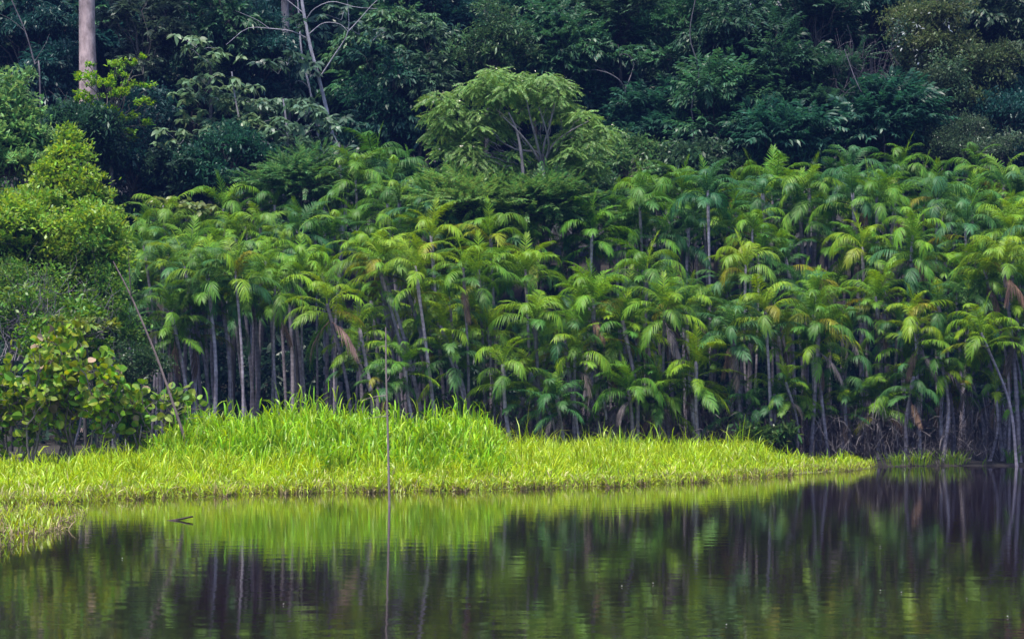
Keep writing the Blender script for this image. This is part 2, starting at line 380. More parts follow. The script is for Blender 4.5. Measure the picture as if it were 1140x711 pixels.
def crown_into(mb, bark, cen, rad, kinds, nclump, tw, cr, fork, limb_r=.05, flat=.6, updir=.15, scale=(.8, 1.25), shell=.5, zlow=-.75, cone=0):
    """leaf clumps over an ellipsoid; limbs run from the fork to each clump"""
    cen = np.asarray(cen, float); rad = np.asarray(rad, float)
    d = rng.normal(0, 1, (nclump * 3, 3)); d /= np.linalg.norm(d, axis=1)[:, None]
    d = d[d[:, 2] > zlow][:nclump]
    rr = rng.uniform(shell, 1, len(d)) ** .8
    ph = rng.uniform(0, 6.28, 4); azd = np.arctan2(d[:, 1], d[:, 0]); eld = np.arcsin(d[:, 2])
    lob = 1 + .20 * np.sin(2 * azd + ph[0]) + .18 * np.sin(3 * eld + 2 * azd + ph[1]) + .14 * np.sin(5 * eld + ph[2] + azd)
    d[:, :2] *= (1 - cone * np.clip(d[:, 2:3] + .25, 0, 1))
    C = cen + d * rad * (rr * lob * np.where(rng.uniform(0, 1, len(d)) < .15, 1.22, rng.uniform(.82, 1.1, len(d))))[:, None]
    for i, c in enumerate(C):
        r = cr * rng.uniform(.65, 1.35)
        n = max(6, int(tw * rng.uniform(.6, 1.3) * (r / cr) ** 2))
        e = rng.normal(0, 1, (n, 3)); e /= np.linalg.norm(e, axis=1)[:, None]
        e[:, 2] = np.where(e[:, 2] < -.25, -e[:, 2] * .6, e[:, 2])
        pos = c + e * r * np.array([1, 1, flat]) * rng.uniform(.45, 1, n)[:, None]
        ax = e * np.array([1, 1, .35]) + np.array([0, 0, updir]) + d[i] * .35 + rng.normal(0, .25, (n, 3))
        place_twigs(mb, kinds[int(rng.integers(len(kinds)))], pos, ax, rng.uniform(*scale, n))
        if bark is not None:
            p = limb(fork, c, .16, 6)
            bark.tube(p, np.linspace(limb_r, .012, 6), 5)
            for k in range(2):
                q = c + e[k] * r * np.array([1, 1, flat]) * .8
                bark.tube(limb(p[4], q, .15, 4), np.linspace(.016, .006, 4), 4)

def tree(name, label, px, py, rx, ry, Y, kinds, color, bx=None, cat='tree', tr=.14, tcol=(.10, .09, .085), nclump=26, tw=26, cr=1.0, group=None,
         flat=.6, updir=.15, mat=None, scale=(.8, 1.25), shell=.5, zlow=-.75, depth=.85, trunk_pts=None, limb_r=.05, cone=0):
    c = P(px, py, Y); s = Y / F; rad = np.array([rx * s, rx * s * depth, ry * s])
    bx = px if bx is None else bx
    X0 = X_at(bx, Y); base = np.array([X0, Y + .2, float(ground(X0, Y + .2)) - .15])
    root = thing(name, label, cat, base, group)
    tk = MB(); cm = MB()
    fork = c - np.array([0, 0, rad[2] * .55]) - base
    if trunk_pts is None:
        pts = smooth_path([[0, 0, 0], fork * .5 + rng.normal(0, .25, 3) * [1, 1, 0], fork], 10)
    else:
        pts = smooth_path([[0, 0, 0]] + [np.asarray(t) - base for t in trunk_pts], 16); fork = pts[-1]
    tk.tube(pts, np.linspace(tr, max(tr * .45, .03), len(pts)), 8)
    crown_into(cm, tk, c - base, rad, kinds, nclump, tw, cr, fork, limb_r=limb_r, flat=flat, updir=updir, scale=scale, shell=shell, zlow=zlow, cone=cone)
    tk.build('trunk', M_BARK, root, tcol, smooth=True)
    cm.build('crown', mat or M_LEAF, root, color)
    return root

# ---------------------------------------------------------------- palms
def frond_mesh(el, bend, L=2.2, n=34, ll=.58, hang=.75, dead=False):
    """a pinnate frond growing along +x from the origin; el = rise at the base"""
    mb = MB(); K = 14; t = np.linspace(0, 1, K)
    ang = el - bend * t ** 1.35
    seg = L / (K - 1)
    x = np.concatenate([[0], np.cumsum(np.cos(ang[:-1]) * seg)]); z = np.concatenate([[0], np.cumsum(np.sin(ang[:-1]) * seg)])
    y = .10 * L * rng.normal() * t ** 2
    pts = np.stack([x, y, z], 1)
    mb.tube(pts, np.linspace(.026, .006, K), 4)
    s = np.linspace(.13, .99, n); s = np.repeat(s, 2) + rng.normal(0, .006, 2 * n); s = np.clip(s, .1, 1); sg = np.tile([-1., 1.], n); m = len(s)
    b = np.stack([np.interp(s, t, pts[:, i]) for i in range(3)], 1)
    a = np.interp(s, t, ang); T = np.stack([np.cos(a), np.zeros(m), np.sin(a)], 1); U = np.stack([-np.sin(a), np.zeros(m), np.cos(a)], 1)
    S = np.array([0, 1.0, 0])[None] * sg[:, None]
    fw = np.interp(s, [.1, .6, 1], [.55, .95, 2.0])[:, None]
    d = S * (.45 if dead else 1) + T * fw + U * rng.uniform(.05, .4, m)[:, None] + rng.normal(0, .07, (m, 3))
    d /= np.linalg.norm(d, axis=1)[:, None]
    ln = ll * np.interp(s, [.1, .3, .65, 1], [.6, 1, .95, .45]) * rng.uniform(.85, 1.1, m)
    K2 = 4; tt = np.linspace(0, 1, K2)
    Pm = b[:, None] + d[:, None] * (ln[:, None] * tt[None])[..., None]
    hg = hang * rng.uniform(.6, 1.25, m)
    Pm[..., 2] -= (hg * ln)[:, None] * tt[None] ** 1.8
    Pm[..., :2] -= (d[:, :2] * (hg * ln * .25)[:, None])[:, None] * (tt[None] ** 2)[..., None]
    side = np.cross(d, U + rng.normal(0, .15, (m, 3))); side /= np.linalg.norm(side, axis=1)[:, None]
    w = np.array([.5, 1, .8, .08])[None] * (.015 if not dead else .017) * rng.uniform(.85, 1.15, m)[:, None]
    mb.strips(Pm, side[:, None] * w[..., None])
    return mb.mesh('dead_frond' if dead else 'frond', M_DEAD if dead else M_FROND)
ELS = [80, 66, 52, 38, 24, 8, -12, -35]
FR = {e: [frond_mesh(R(e), R(b if e > 30 else b * (.45 + .012 * max(e, 0))), hang=h, n=k) for b, h, k in ((92, .4, 46), (120, .6, 46), (148, .85, 48), (104, .5, 44), (134, .7, 44), (76, .3, 46), (112, .75, 44), (84, .5, 48))] for e in ELS}
FDEAD = [frond_mesh(R(e), R(b), L=1.8, n=22, ll=.55, hang=.95, dead=True) for e, b in ((-20, 70), (-45, 45), (-60, 28), (-5, 88), (-35, 50))]
SPEAR = [frond_mesh(R(86), R(22), L=1.7, n=20, ll=.45, hang=.1)]

GREENS = [(.048, .14, .018), (.066, .17, .016), (.034, .118, .034), (.088, .195, .014), (.038, .125, .042)]
BRIGHT = [(.18, .32, .012), (.21, .33, .010), (.14, .29, .014)]
YELLOW = [(.24, .24, .012), (.20, .25, .012)]
BROWNS = [(.14, .088, .06), (.115, .092, .08), (.15, .125, .13), (.11, .075, .055)]
PALMS = []
def palm(cx, cy, bx, Y, nf=None, bright=.2, yellow=.05, dead=0, sc=1.0, tr=None, low=False, tone=None, deadcol=None, front=True):
    """crown base at (cx,cy), trunk foot below bx, depth Y"""
    X0 = X_at(bx, Y); Yb = Y + rnd.uniform(-.4, .4)
    gz = float(ground(X0, Yb)); base = np.array([X0, Yb, max(gz, -.1) - .08])
    top = P(cx, cy, Y + rnd.uniform(-.8, .6)) - base
    if top[2] < .3: top[2] = .3
    root = link('palm_tree', None, loc=base)
    tr = tr or rnd.uniform(.06, .10)
    col = np.array([.31, .265, .31]) * rnd.uniform(.55, 1.2)
    mb = MB()
    bow = np.array([(-top[0]) * .18 + rnd.uniform(-.28, .28), rnd.uniform(-.3, .3), 0])
    pts = smooth_path([[0, 0, 0], top * .5 + bow, top], 14)
    rad = np.linspace(tr * 1.1, tr * .72, 14); rad[0] *= 1.35; rad[-3:] *= [1.25, 1.5, 1.2]
    mb.tube(pts, rad, 8)
    mb.build('trunk', M_PALM, root, col, smooth=True)
    nf = nf or rnd.randint(14, 19)
    habit = rnd.uniform(54, 108); shaft = rnd.uniform(.5, 1.3) * min(1, top[2] / 4)
    base_c = np.array(tone if tone is not None else rnd.choice(GREENS)); br = np.array(rnd.choice(BRIGHT))
    if Y > 95: base_c = base_c * [.88, .95, 1.12]; br = br * [.72, .85, 1.3]          # palms farther back get a bluer, darker frond colour
    isb = rnd.random() < bright
    az = rnd.uniform(0, 6.28); ny = 0
    for i in range(nf):
        f = i / (nf - 1)
        el = 86 - habit * f ** 1.05 + rnd.uniform(-10, 10)
        if low: el = max(el, 10)
        e = min(ELS, key=lambda q: abs(q - el))
        az += 2.4 + rnd.uniform(-.25, .25)
        c = base_c * rnd.uniform(.8, 1.25)
        mixb = (.9 if isb else .16) * (1 - f) ** .6 + rnd.uniform(-.1, .15)  # young upper fronds blend brighter, partly as highlights put into the colour
        c = c * (1 - max(0, mixb)) + br * max(0, mixb)
        if rnd.random() < .13: c = br * rnd.uniform(.7, 1.1)  # random fronds coloured bright as painted highlights
        if f > .45 and rnd.random() < yellow * 1.2: c = np.array(rnd.choice(YELLOW)) * rnd.uniform(.6, 1.1); ny += 1
        s = sc * rnd.uniform(.82, 1.12) * (1 if f > .15 else .85)
        link('frond', rnd.choice(FR[e]), root, c, top - (top / np.linalg.norm(top)) * shaft * f + np.array([0, 0, .1]), (rnd.uniform(-.3, .3), rnd.uniform(-.12, .12), az), s)
    if rnd.random() < .6:
        link('spear_leaf', SPEAR[0], root, br * rnd.uniform(.9, 1.3), top, (rnd.uniform(-.1, .1), rnd.uniform(-.1, .15), rnd.uniform(0, 6.28)), sc)
    for k in range(dead):
        a = rnd.uniform(0, 6.28) if k else rnd.uniform(-2.4, -.7)
        link('dead_frond', rnd.choice(FDEAD), root, np.array(deadcol or rnd.choice(BROWNS)) * rnd.uniform(.8, 1.2), top - (top / np.linalg.norm(top)) * (shaft + .05), (rnd.uniform(-.35, .35), rnd.uniform(-.2, .2), a), sc * rnd.uniform(.8, 1.15))
    PALMS.append(dict(o=root, cx=cx, cy=cy, bx=bx, Y=Y, dead=dead, ny=ny, bright=isb, h=float(top[2])))
    return root

TOPX = [110, 150, 200, 280, 330, 370, 400, 440, 480, 520, 600, 660, 700, 760, 830, 900, 960, 1010, 1080, 1160]
TOPY = [275, 262, 250, 225, 222, 215, 195, 185, 205, 225, 235, 228, 222, 212, 195, 188, 182, 198, 195, 195]
def top(px): return float(np.interp(px, TOPX, TOPY))

HAND = [  # cx, cy, bx, Y, kwargs
    (364, 338, 396, 88, dict(dead=2, bright=1, deadcol=(.21, .135, .12))),
    (424, 292, 478, 89, dict(bright=1, yellow=.25)), (410, 283, 462, 90, dict(bright=1, yellow=.3)),
    (462, 296, 489, 88, dict(bright=1, yellow=.2)), (533, 300, 541, 91, dict(bright=.3)), (546, 262, 556, 94, dict(yellow=.3)),
    (712, 226, 718, 98, dict(bright=.6)), (788, 212, 791, 97, dict(bright=.3)), (890, 225, 893, 98, dict()),
    (949, 215, 956, 97, dict(dead=3)), (1016, 262, 1016, 93, dict(bright=1, dead=2)), (1117, 292, 1136, 89, dict(bright=1, dead=3, deadcol=(.2, .12, .085))),
    (1092, 370, 1131, 88, dict(bright=1, yellow=.1)), (1108, 318, 1142, 90, dict(dead=1)), (1075, 250, 1085, 95, dict()),
    (231, 305, 239, 88, dict(bright=.5)), (262, 300, 271, 87, dict(bright=.6)), (206, 296, 214, 89, dict()), (247, 330, 253, 90, dict()),
    (306, 318, 316, 89, dict(dead=1)), (296, 290, 300, 92, dict()), (279, 312, 284, 91, dict()), (335, 300, 345, 93, dict()),
    (180, 290, 196, 92, dict(sc=.85)), (160, 272, 175, 94, dict(sc=.85)), (190, 345, 212, 88, dict(sc=.8, dead=1)), (215, 345, 232, 89, dict(dead=1, sc=.8)),
    (620, 440, 632, 88, dict(dead=2, sc=.8)), (700, 432, 706, 88.5, dict(dead=1, sc=.9)), (775, 402, 780, 89, dict(bright=.6, sc=.9)),
    (852, 345, 858, 90, dict(bright=1, yellow=.2)), (862, 438, 868, 90, dict(sc=.85)), (1010, 402, 1006, 91, dict()), (938, 410, 944, 91, dict(dead=1)),
    (660, 332, 668, 90, dict(bright=1, yellow=.15, dead=1)), (690, 365, 700, 90, dict(bright=.5)), (560, 405, 572, 88, dict(bright=1, yellow=.2, sc=.9)),
    (500, 395, 522, 88, dict(bright=.5, sc=.9)), (595, 355, 604, 89, dict(bright=.7)), (740, 345, 748, 90, dict(bright=.6, dead=2)),
    (815, 370, 822, 90, dict(dead=1)), (905, 350, 910, 91, dict(bright=.5)), (975, 330, 980, 92, dict(dead=2)), (1045, 340, 1050, 91, dict()),
    (1055, 425, 1062, 91, dict(yellow=.3, sc=.9)), (985, 440, 990, 91, dict(dead=3, sc=.9)), (905, 452, 912, 90.5, dict(dead=1, sc=.8)),
    (400, 365, 418, 88, dict(bright=.6, sc=.8)), (450, 405, 470, 87.5, dict(sc=.8)), (425, 425, 440, 87, dict(sc=.7, dead=1)),
    (640, 395, 648, 89, dict(dead=1)), (720, 300, 728, 93, dict()), (830, 295, 836, 93, dict(yellow=.1)), (960, 275, 966, 94, dict(bright=.6)),
    (585, 300, 592, 92, dict(bright=.4)), (500, 330, 512, 90, dict(bright=.4)), (480, 262, 500, 94, dict(yellow=.3)),
    (1096, 300, 1121, 89.5, dict(dead=2, sc=.9)), (1078, 335, 1117, 90, dict(dead=1, sc=.85)), (1131, 348, 1152, 89, dict(dead=1, bright=.6, sc=.9)), 
    (435, 200, 440, 104, dict(bright=.3, sc=1.15)), (1120, 410, 1128, 92, dict()), (1125, 255, 1134, 94, dict(bright=.5)),
]
for cx, cy, bx, Y, kw in HAND: palm(cx, cy, bx, Y, **kw)
def fill(x0, x1, step, Yr, lo, hi, **kw):
    x = x0
    while x < x1:
        px = x + rnd.uniform(-.35, .35) * step; t = top(px)
        foot = px + rnd.uniform(*kw.get('lean', (-12, 26))); foot = foot + (round(foot / 46) * 46 - foot) * rnd.uniform(0, .6)
        palm(px, t + rnd.uniform(lo, hi), foot, rnd.uniform(*Yr), bright=kw.get('bright', .2), yellow=kw.get('yellow', .04),
             dead=(1 if rnd.random() < kw.get('dead', .15) else 0) + (1 if rnd.random() < kw.get('dead', .15) * .4 else 0), sc=rnd.uniform(*kw.get('sc', (.85, 1.1))), nf=rnd.randint(*kw.get('nf', (13, 18))), front=False)
        x += step
fill(125, 400, 20, (100, 106), -8, 34, bright=.25, sc=(.8, 1.15))
fill(400, 1180, 21, (101, 107), -16, 40, bright=.15, sc=(.85, 1.35))
fill(140, 400, 24, (95, 99), 25, 60, bright=.3)
fill(400, 1180, 24, (96, 100), 20, 92, bright=.22)
fill(410, 1180, 29, (93, 96), 80, 145, bright=.35, dead=.25)
fill(400, 1180, 36, (91, 93), 120, 205, bright=.35, dead=.3, sc=(.7, .9), nf=(9, 13))
fill(415, 720, 34, (88.3, 90), 60, 190, bright=.5, dead=.35, sc=(.75, .95), nf=(11, 15), lean=(4, 42))
fill(725, 1180, 48, (89.6, 91.2), 70, 220, bright=.4, dead=.7, sc=(.75, 1), nf=(11, 16), lean=(-14, 34))
fill(480, 1180, 33, (89.2, 91), 195, 262, bright=.25, dead=1, sc=(.65, .9), nf=(8, 12))
fill(140, 400, 44, (90, 96), 70, 120, bright=.1, sc=(.7, .9))

# one straight palm right at the water's edge stood out too much: leave it out
for p in [p for p in PALMS if 944 < p['cx'] < 972 and p['Y'] < 92 and p['cy'] < 310]:
    for ch in list(p['o'].children): bpy.data.objects.remove(ch)
    bpy.data.objects.remove(p['o']); PALMS.remove(p)
# every palm gets its own label
ORD = ['first', 'second', 'third', 'fourth', 'fifth', 'sixth', 'seventh', 'eighth', 'ninth', 'tenth', 'eleventh', 'twelfth']
ZONES = [(185, 'beside the leaning bare pole'), (295, 'behind the left tall grass'), (395, 'below the thin white trunks'), (480, 'behind the bare water stick'),
         (590, 'below the pale feathery tree'), (700, 'behind the middle low grass'), (800, 'right of the middle low grass'), (900, 'behind the narrowing grass'), (990, 'behind the grass tip'), (9999, 'over the dark water at right')]
buckets = {}
for p in PALMS:
    zone = next(z for lim, z in ZONES if p['cx'] < lim)
    lean = p['bx'] - p['cx']; ln = 'left-leaning' if lean > 9 else 'right-leaning' if lean < -3 else 'upright'
    ht = 'tall' if p['cy'] < top(p['cx']) + 45 else 'mid-height' if p['cy'] < 375 else 'short'
    ft = 'with brown hanging fronds' if p['dead'] > 1 else 'with one brown frond' if p['dead'] else 'with a yellowing frond' if p['ny'] else 'with bright crown' if p['bright'] else 'with green crown'
    buckets.setdefault((ht, ln, ft, zone), []).append(p)
for (ht, ln, ft, zone), lst in buckets.items():
    lst.sort(key=lambda p: p['cx'])
    for i, p in enumerate(lst):
        lab = f'{ht} {ln} palm {ft}, {zone}'
        if len(lst) > 1: lab = f'{ORD[i]} from left, {ht} {ln} palm {ft}, {zone}'
        tag(p['o'], lab, 'palm tree', 'clumping palms crowded along the bank')

# dry hanging litter among the palm feet
mb = MB(); n = 15000
px = rng.uniform(430, 1180, n); Y = rng.uniform(88.3, 98, n); X = X_at(px, Y)
base = np.stack([X, Y, np.maximum(ground(X, Y), 0)], 1)
blades(mb, base, rng.uniform(0, 1.45, n) ** 1.9, rng.uniform(.3, 1.4, n), rng.uniform(.012, .035, n), rng.uniform(0, 1.2, n), rng.uniform(0, 6.28, n), 4, rng.uniform(.2, 2.2, n))
tag(mb.build('dead_frond_litter', M_DEAD, color=(.105, .09, .095)), 'tangle of grey dead palm leaflets around the trunk bases', 'leaf litter', kind='stuff')

# ---------------------------------------------------------------- left bank shrubs
tree('leafy_tree', 'bushy blue-green tree at the left edge under the pale thick trunk', 10, 160, 50, 62, 96, ['tuft', 'mid'], (.15, .28, .09), nclump=90, tw=18, cr=.95, tr=.16, shell=.25, cone=.55)
tree('leafy_tree', 'yellow-green loose tree crown just right of the blue-green tree', 76, 208, 46, 60, 91, ['tuft', 'small'], (.21, .33, .04), nclump=100, tw=15, cr=.7, tr=.12, shell=.2, cone=.45)
tree('leafy_tree', 'broad yellow-green tree top spreading above the twiggy left thicket', 30, 272, 74, 50, 88, ['tuft', 'small'], (.19, .31, .04), nclump=110, tw=17, cr=.8, tr=.11, shell=.25)
tree('leafy_tree', 'narrow yellow-green tree between the broad top and the leaning pole', 104, 282, 36, 46, 87, ['tuft', 'small'], (.18, .30, .04), nclump=70, tw=15, cr=.75, tr=.09, shell=.25)
tree('leafy_shrub', 'fine-leaved green shrub between the left thicket and the leaning pole', 112, 350, 32, 52, 86, ['small', 'fine'], (.11, .22, .035), nclump=54, tw=18, cr=.55, cat='shrub', tr=.07)
tree('leafy_shrub', 'small dark shrub covering the foot of the pale thick trunk', 95, 150, 34, 40, 106, ['mid', 'small'], (.03, .075, .04), nclump=34, tw=26, cr=.9, cat='shrub', tr=.1)
tree('leafy_shrub', 'open twiggy shrub behind the big round leaves at far left', 30, 345, 50, 50, 84, ['small', 'fine'], (.115, .225, .035), nclump=44, tw=15, cr=.7, cat='shrub', tr=.06, tcol=(.2, .17, .19))
tree('leafy_shrub', 'sparse green shrub behind the tops of the round-leaved shrubs', 75, 375, 42, 40, 82, ['small', 'tuft'], (.09, .19, .02), nclump=26, tw=14, cr=.6, cat='shrub', tr=.05, tcol=(.2, .17, .19))
tree('leafy_shrub', 'dark green bush under the yellow-green shrub at the edge', -12, 300, 40, 70, 87, ['small', 'mid'], (.08, .16, .03), nclump=40, tw=22, cr=.7, cat='shrub', tr=.07)
tree('leafy_shrub', 'dull green bush filling the gap under the narrow yellow-green tree', 72, 330, 44, 44, 89, ['small', 'mid'], (.06, .135, .03), nclump=40, tw=22, cr=.7, cat='shrub', tr=.06)
tree('leafy_shrub', 'dark bush behind the leaning pole tip under the left palm crowns', 128, 262, 26, 40, 108, ['mid', 'small'], (.035, .09, .035), nclump=26, tw=24, cr=.9, cat='shrub', tr=.06)
tree('leafy_shrub', 'low dark bush at the foot of the leaning pole palms', 140, 430, 36, 40, 83, ['small', 'fine'], (.04, .085, .03), nclump=22, tw=18, cr=.6, cat='shrub', tr=.05)

def twig_tangle(label, px, py, rx, ry, Y, n, color, name='bare_twigs', cat='twigs'):
    c = P(px, py, Y); s = Y / F; X0 = c[0]; gz = float(ground(X0, Y))
    base = np.array([X0, Y, gz]); mb = MB()
    for k in range(n):
        a = np.array([rng.normal(0, rx * s * .35), rng.normal(0, .7), max(0.0, c[2] - gz - ry * s) * .9])
        b = np.array([rng.normal(0, rx * s * .6), rng.normal(0, 1.0), c[2] - gz + ry * s * rng.uniform(-.4, 1)])
        p = limb(a, b, .22, 7); mb.tube(p, np.linspace(.022, .006, 7), 4)
        for q in range(3):
            i = int(rng.integers(2, 6)); e = p[i] + rng.normal(0, .55, 3)
            mb.tube(limb(p[i], e, .25, 4), np.linspace(.009, .004, 4), 3)
    return tag(mb.build(name, M_TWIG, color=color, loc=base), label, cat)
twig_tangle('grey bare twigs showing through the left thicket', 28, 335, 48, 55, 83, 36, (.19, .165, .19))
twig_tangle('grey bare twigs between the thicket and the leaning pole', 100, 352, 38, 50, 84, 24, (.17, .15, .17))
twig_tangle('brown-grey twig tangle right of the pale thick trunk foot', 80, 130, 26, 34, 108, 26, (.16, .14, .14))
twig_tangle('grey liana tangle hanging left of the olive vine-draped tree', 962, 85, 42, 58, 109, 60, (.125, .105, .125))

# round-leaved shrubs on the near left bank
def t_round(n, r):
    """one round leaf fan as four strips wide: built from K=5 stations"""
    return None
def round_shrub(label, px, top_py, Y, wpx, nstem, nleaf, seedcol, white=3):
    s = Y / F; X0 = X_at(px, Y); base = np.array([X0, Y, .05])
    root = thing('round_leaved_shrub', label, 'shrub', base, 'round-leaved shrubs on the near left bank')
    H = P(px, top_py - 10, Y)[2] - .05
    st = MB(); lf = MB(); dl = MB(); B, D, LL, TW = [], [], [], []
    tips = []
    for k in range(nstem):
        a = np.array([rng.normal(0, .25), rng.normal(0, .25), 0])
        b = np.array([rng.uniform(-1, 1) * wpx * s, rng.uniform(-.8, .8), H * rng.uniform(.55, 1.0)])
        p = limb(a, b, .14, 9); st.tube(p, np.linspace(.045, .014, 9), 6)
        for q in range(3):
            i = int(rng.integers(4, 8)); e = p[i] + np.array([rng.normal(0, .4), rng.normal(0, .4), rng.uniform(.1, .7)])
            pp = limb(p[i], e, .15, 4); st.tube(pp, np.linspace(.018, .008, 4), 4); tips.append((pp[1], pp[3]))
        tips.append((p[6], p[8])); tips.append((p[4], p[7])); tips.append((p[2] + rng.normal(0, .15, 3), p[5] + rng.normal(0, .15, 3)))
    K = 6; t = np.linspace(0, 1, K)
    prof = np.array([.28, .82, 1.0, .95, .66, .06])
    for k in range(int(nleaf * 2.5)):
        a, b = tips[int(rng.integers(len(tips)))]
        pos = a + (b - a) * rng.uniform(.1, 1.1) + rng.normal(0, .07, 3)
        az = rng.uniform(0, 6.28)
        d = np.array([np.cos(az) * .6, np.sin(az) * .6, rng.uniform(-.25, 1.6)]); d /= np.linalg.norm(d)
        L = rng.uniform(.2, .38)
        stalk = pos + d * .1
        B.append(stalk); D.append(d); LL.append(L)
        st.tube(np.array([pos, stalk]), [.006, .005], 3)
    B, D, LL = np.array(B), np.array(D), np.array(LL); n = len(B)
    Pm = B[:, None] + D[:, None] * (LL[:, None] * t[None])[..., None]; Pm[..., 2] -= (rng.uniform(0, .35, n) * LL)[:, None] * t[None] ** 2
    sd = np.cross(D, rng.normal(0, .6, (n, 3)) + [0, -.75, .5]); sd /= np.linalg.norm(sd, axis=1)[:, None]
    W = sd[:, None] * (LL[:, None] * .41 * prof[None])[..., None]
    dead = rng.uniform(0, 1, n) < .04
    # each leaf is folded along its midrib: two half strips
    nrm = np.cross(sd, D); nrm *= np.sign(nrm[:, 2:3] + 1e-6)
    for mbx, sel in ((lf, ~dead), (dl, dead)):
        if not sel.any(): continue
        for sgn in (-1, 1):
            Wh = W[sel] * .5 * sgn + nrm[sel][:, None] * (np.linalg.norm(W[sel], axis=2, keepdims=True) * .10)
            mbx.strips(Pm[sel] + Wh, Wh)
    st.build('stem', M_TWIG, root, (.17, .14, .14), smooth=True)
    lf.build('foliage', M_BIG, root, seedcol)
    if dl.n: tag(dl.build('withered_leaves', M_DEAD, root, (.26, .19, .13)), 'brown withered leaves')
    return root
round_shrub('low round-leaved shrub cut off by the left edge', -10, 410, 70, 30, 8, 150, (.15, .26, .022))
round_shrub('round-leaved shrub second from the left edge with many pale stems', 33, 395, 69.5, 30, 9, 170, (.17, .265, .02))
round_shrub('tallest round-leaved shrub with yellowish top leaves', 78, 358, 71, 32, 10, 210, (.19, .28, .02))
round_shrub('round-leaved shrub beside the tallest one on its right', 116, 398, 69.5, 30, 8, 150, (.16, .26, .02))
round_shrub('short round-leaved shrub half hidden below the leaning pole', 158, 432, 70, 28, 7, 95, (.15, .265, .024))
round_shrub('smallest round-leaved shrub around the foot of the leaning pole', 190, 430, 71, 14, 4, 36, (.13, .22, .025))
tree('yellow_sapling', 'thin sapling with yellow-green drooping leaves above the tallest round-leaved shrub', 95, 368, 24, 12, 73, ['whorlS', 'tuft'], (.15, .2, .03), nclump=8, tw=7, cr=.35, cat='sapling', tr=.03, scale=(.6, .9))
tree('round_leaf_bush', 'little round-leaved bush at the palm feet above the low grass', 845, 488, 22, 16, 88.3, ['mid'], (.05, .10, .025), nclump=8, tw=10, cr=.4, cat='shrub', tr=.02)

# ---------------------------------------------------------------- poles and sticks
def stick(name, label, cat, pts, rad, color, twigs=(), sides=6, n=14):
    base = np.array(pts[0]); root = thing(name, label, cat, base)
    mb = MB(); p = smooth_path([np.array(q) - base for q in pts], n); mb.tube(p, np.linspace(rad[0], rad[1], n), sides)
    mb.build('stem', M_TWIG, root, color, smooth=True)
    for tw in twigs:
        m2 = MB(); q = smooth_path([np.array(a) - base for a in tw[0]], 7); m2.tube(q, np.linspace(tw[1], .004, 7), 5); m2.build('twig', M_TWIG, root, color, smooth=True)
    return root
Ys = F * CAMZ / (563 - HZ)
def Q(px, py, dy=0): return P(px, py, Ys + dy)
stick('water_stick', 'thin bare stick with side twigs standing upright in the water', 'stick',
      [Q(434, 585), Q(433, 540), Q(431.5, 470), Q(430, 420), Q(429.5, 364)], (.036, .019), (.27, .21, .20),
      [([Q(431.5, 440), Q(420, 441), Q(411, 443), Q(400, 446)], .014), ([Q(431.5, 463), Q(420, 464, .1), Q(406, 466, .2)], .012),
       ([Q(430, 386), Q(426, 385), Q(421, 387)], .010), ([Q(430, 409), Q(427, 411), Q(425.5, 410)], .010), ([Q(430, 425), Q(433, 421), Q(434, 418)], .008)])
stick('leaning_pole', 'bare dead pole leaning left out of the grass, forked near its top', 'dead branch',
      [P(212, 508, 68), P(197, 462, 68.2), P(174, 396, 68.6), P(146, 330, 69), P(126, 291, 69.3)], (.06, .02), (.13, .098, .10),
      [([P(146, 331, 69), P(144.5, 310, 68.9), P(143.5, 290, 68.9), P(142.5, 273, 68.8)], .024)])
Yl = F * CAMZ / (579 - HZ)
stick('floating_branch', 'dark forked piece of driftwood sticking out of the water', 'driftwood',
      [P(184, 580.5, Yl), P(198, 578, Yl), P(215, 574.5, Yl)], (.03, .02), (.05, .035, .03), [([P(192, 579, Yl), P(204, 580, Yl - .1), P(214, 581.5, Yl - .15)], .014)])

# floating specks
for k, (px, py) in enumerate([(398 / 2.95, 622), (161, 610), (605, 543), (345, 571), (362, 571), (315, 673), (691, 653), (700, 653), (808, 696), (980, 658), (1002, 660), (1056, 656), (1120, 687), (1076, 667), (524, 676), (980, 609), (947, 607), (727, 650)]):
    Y = F * CAMZ / (py - HZ); mb = MB(); big = 1.0 if k != 2 else 3.0; t = np.linspace(0, 1, 5)
    L = .028 * big
    Pm = np.stack([t * L, .2 * L * np.sin(t * 3), .006 + .012 * np.sin(t * 3.14)], 1)[None]; Wm = np.stack([t * 0, np.array([.2, .9, 1, .8, .1]) * L * .3, t * 0 + .003], 1)[None]
    mb.strips(Pm, Wm); o = mb.build('floating_petal', M_DEAD, color=(.25, .24, .22), loc=(X_at(px, Y), Y, .004)); o.rotation_euler.z = rnd.uniform(0, 6.28)
    tag(o, 'tiny pale speck of a petal floating on the open dark water' if k != 2 else 'larger pale flake floating at the edge of the low grass', 'petal', 'pale petals floating on the water')

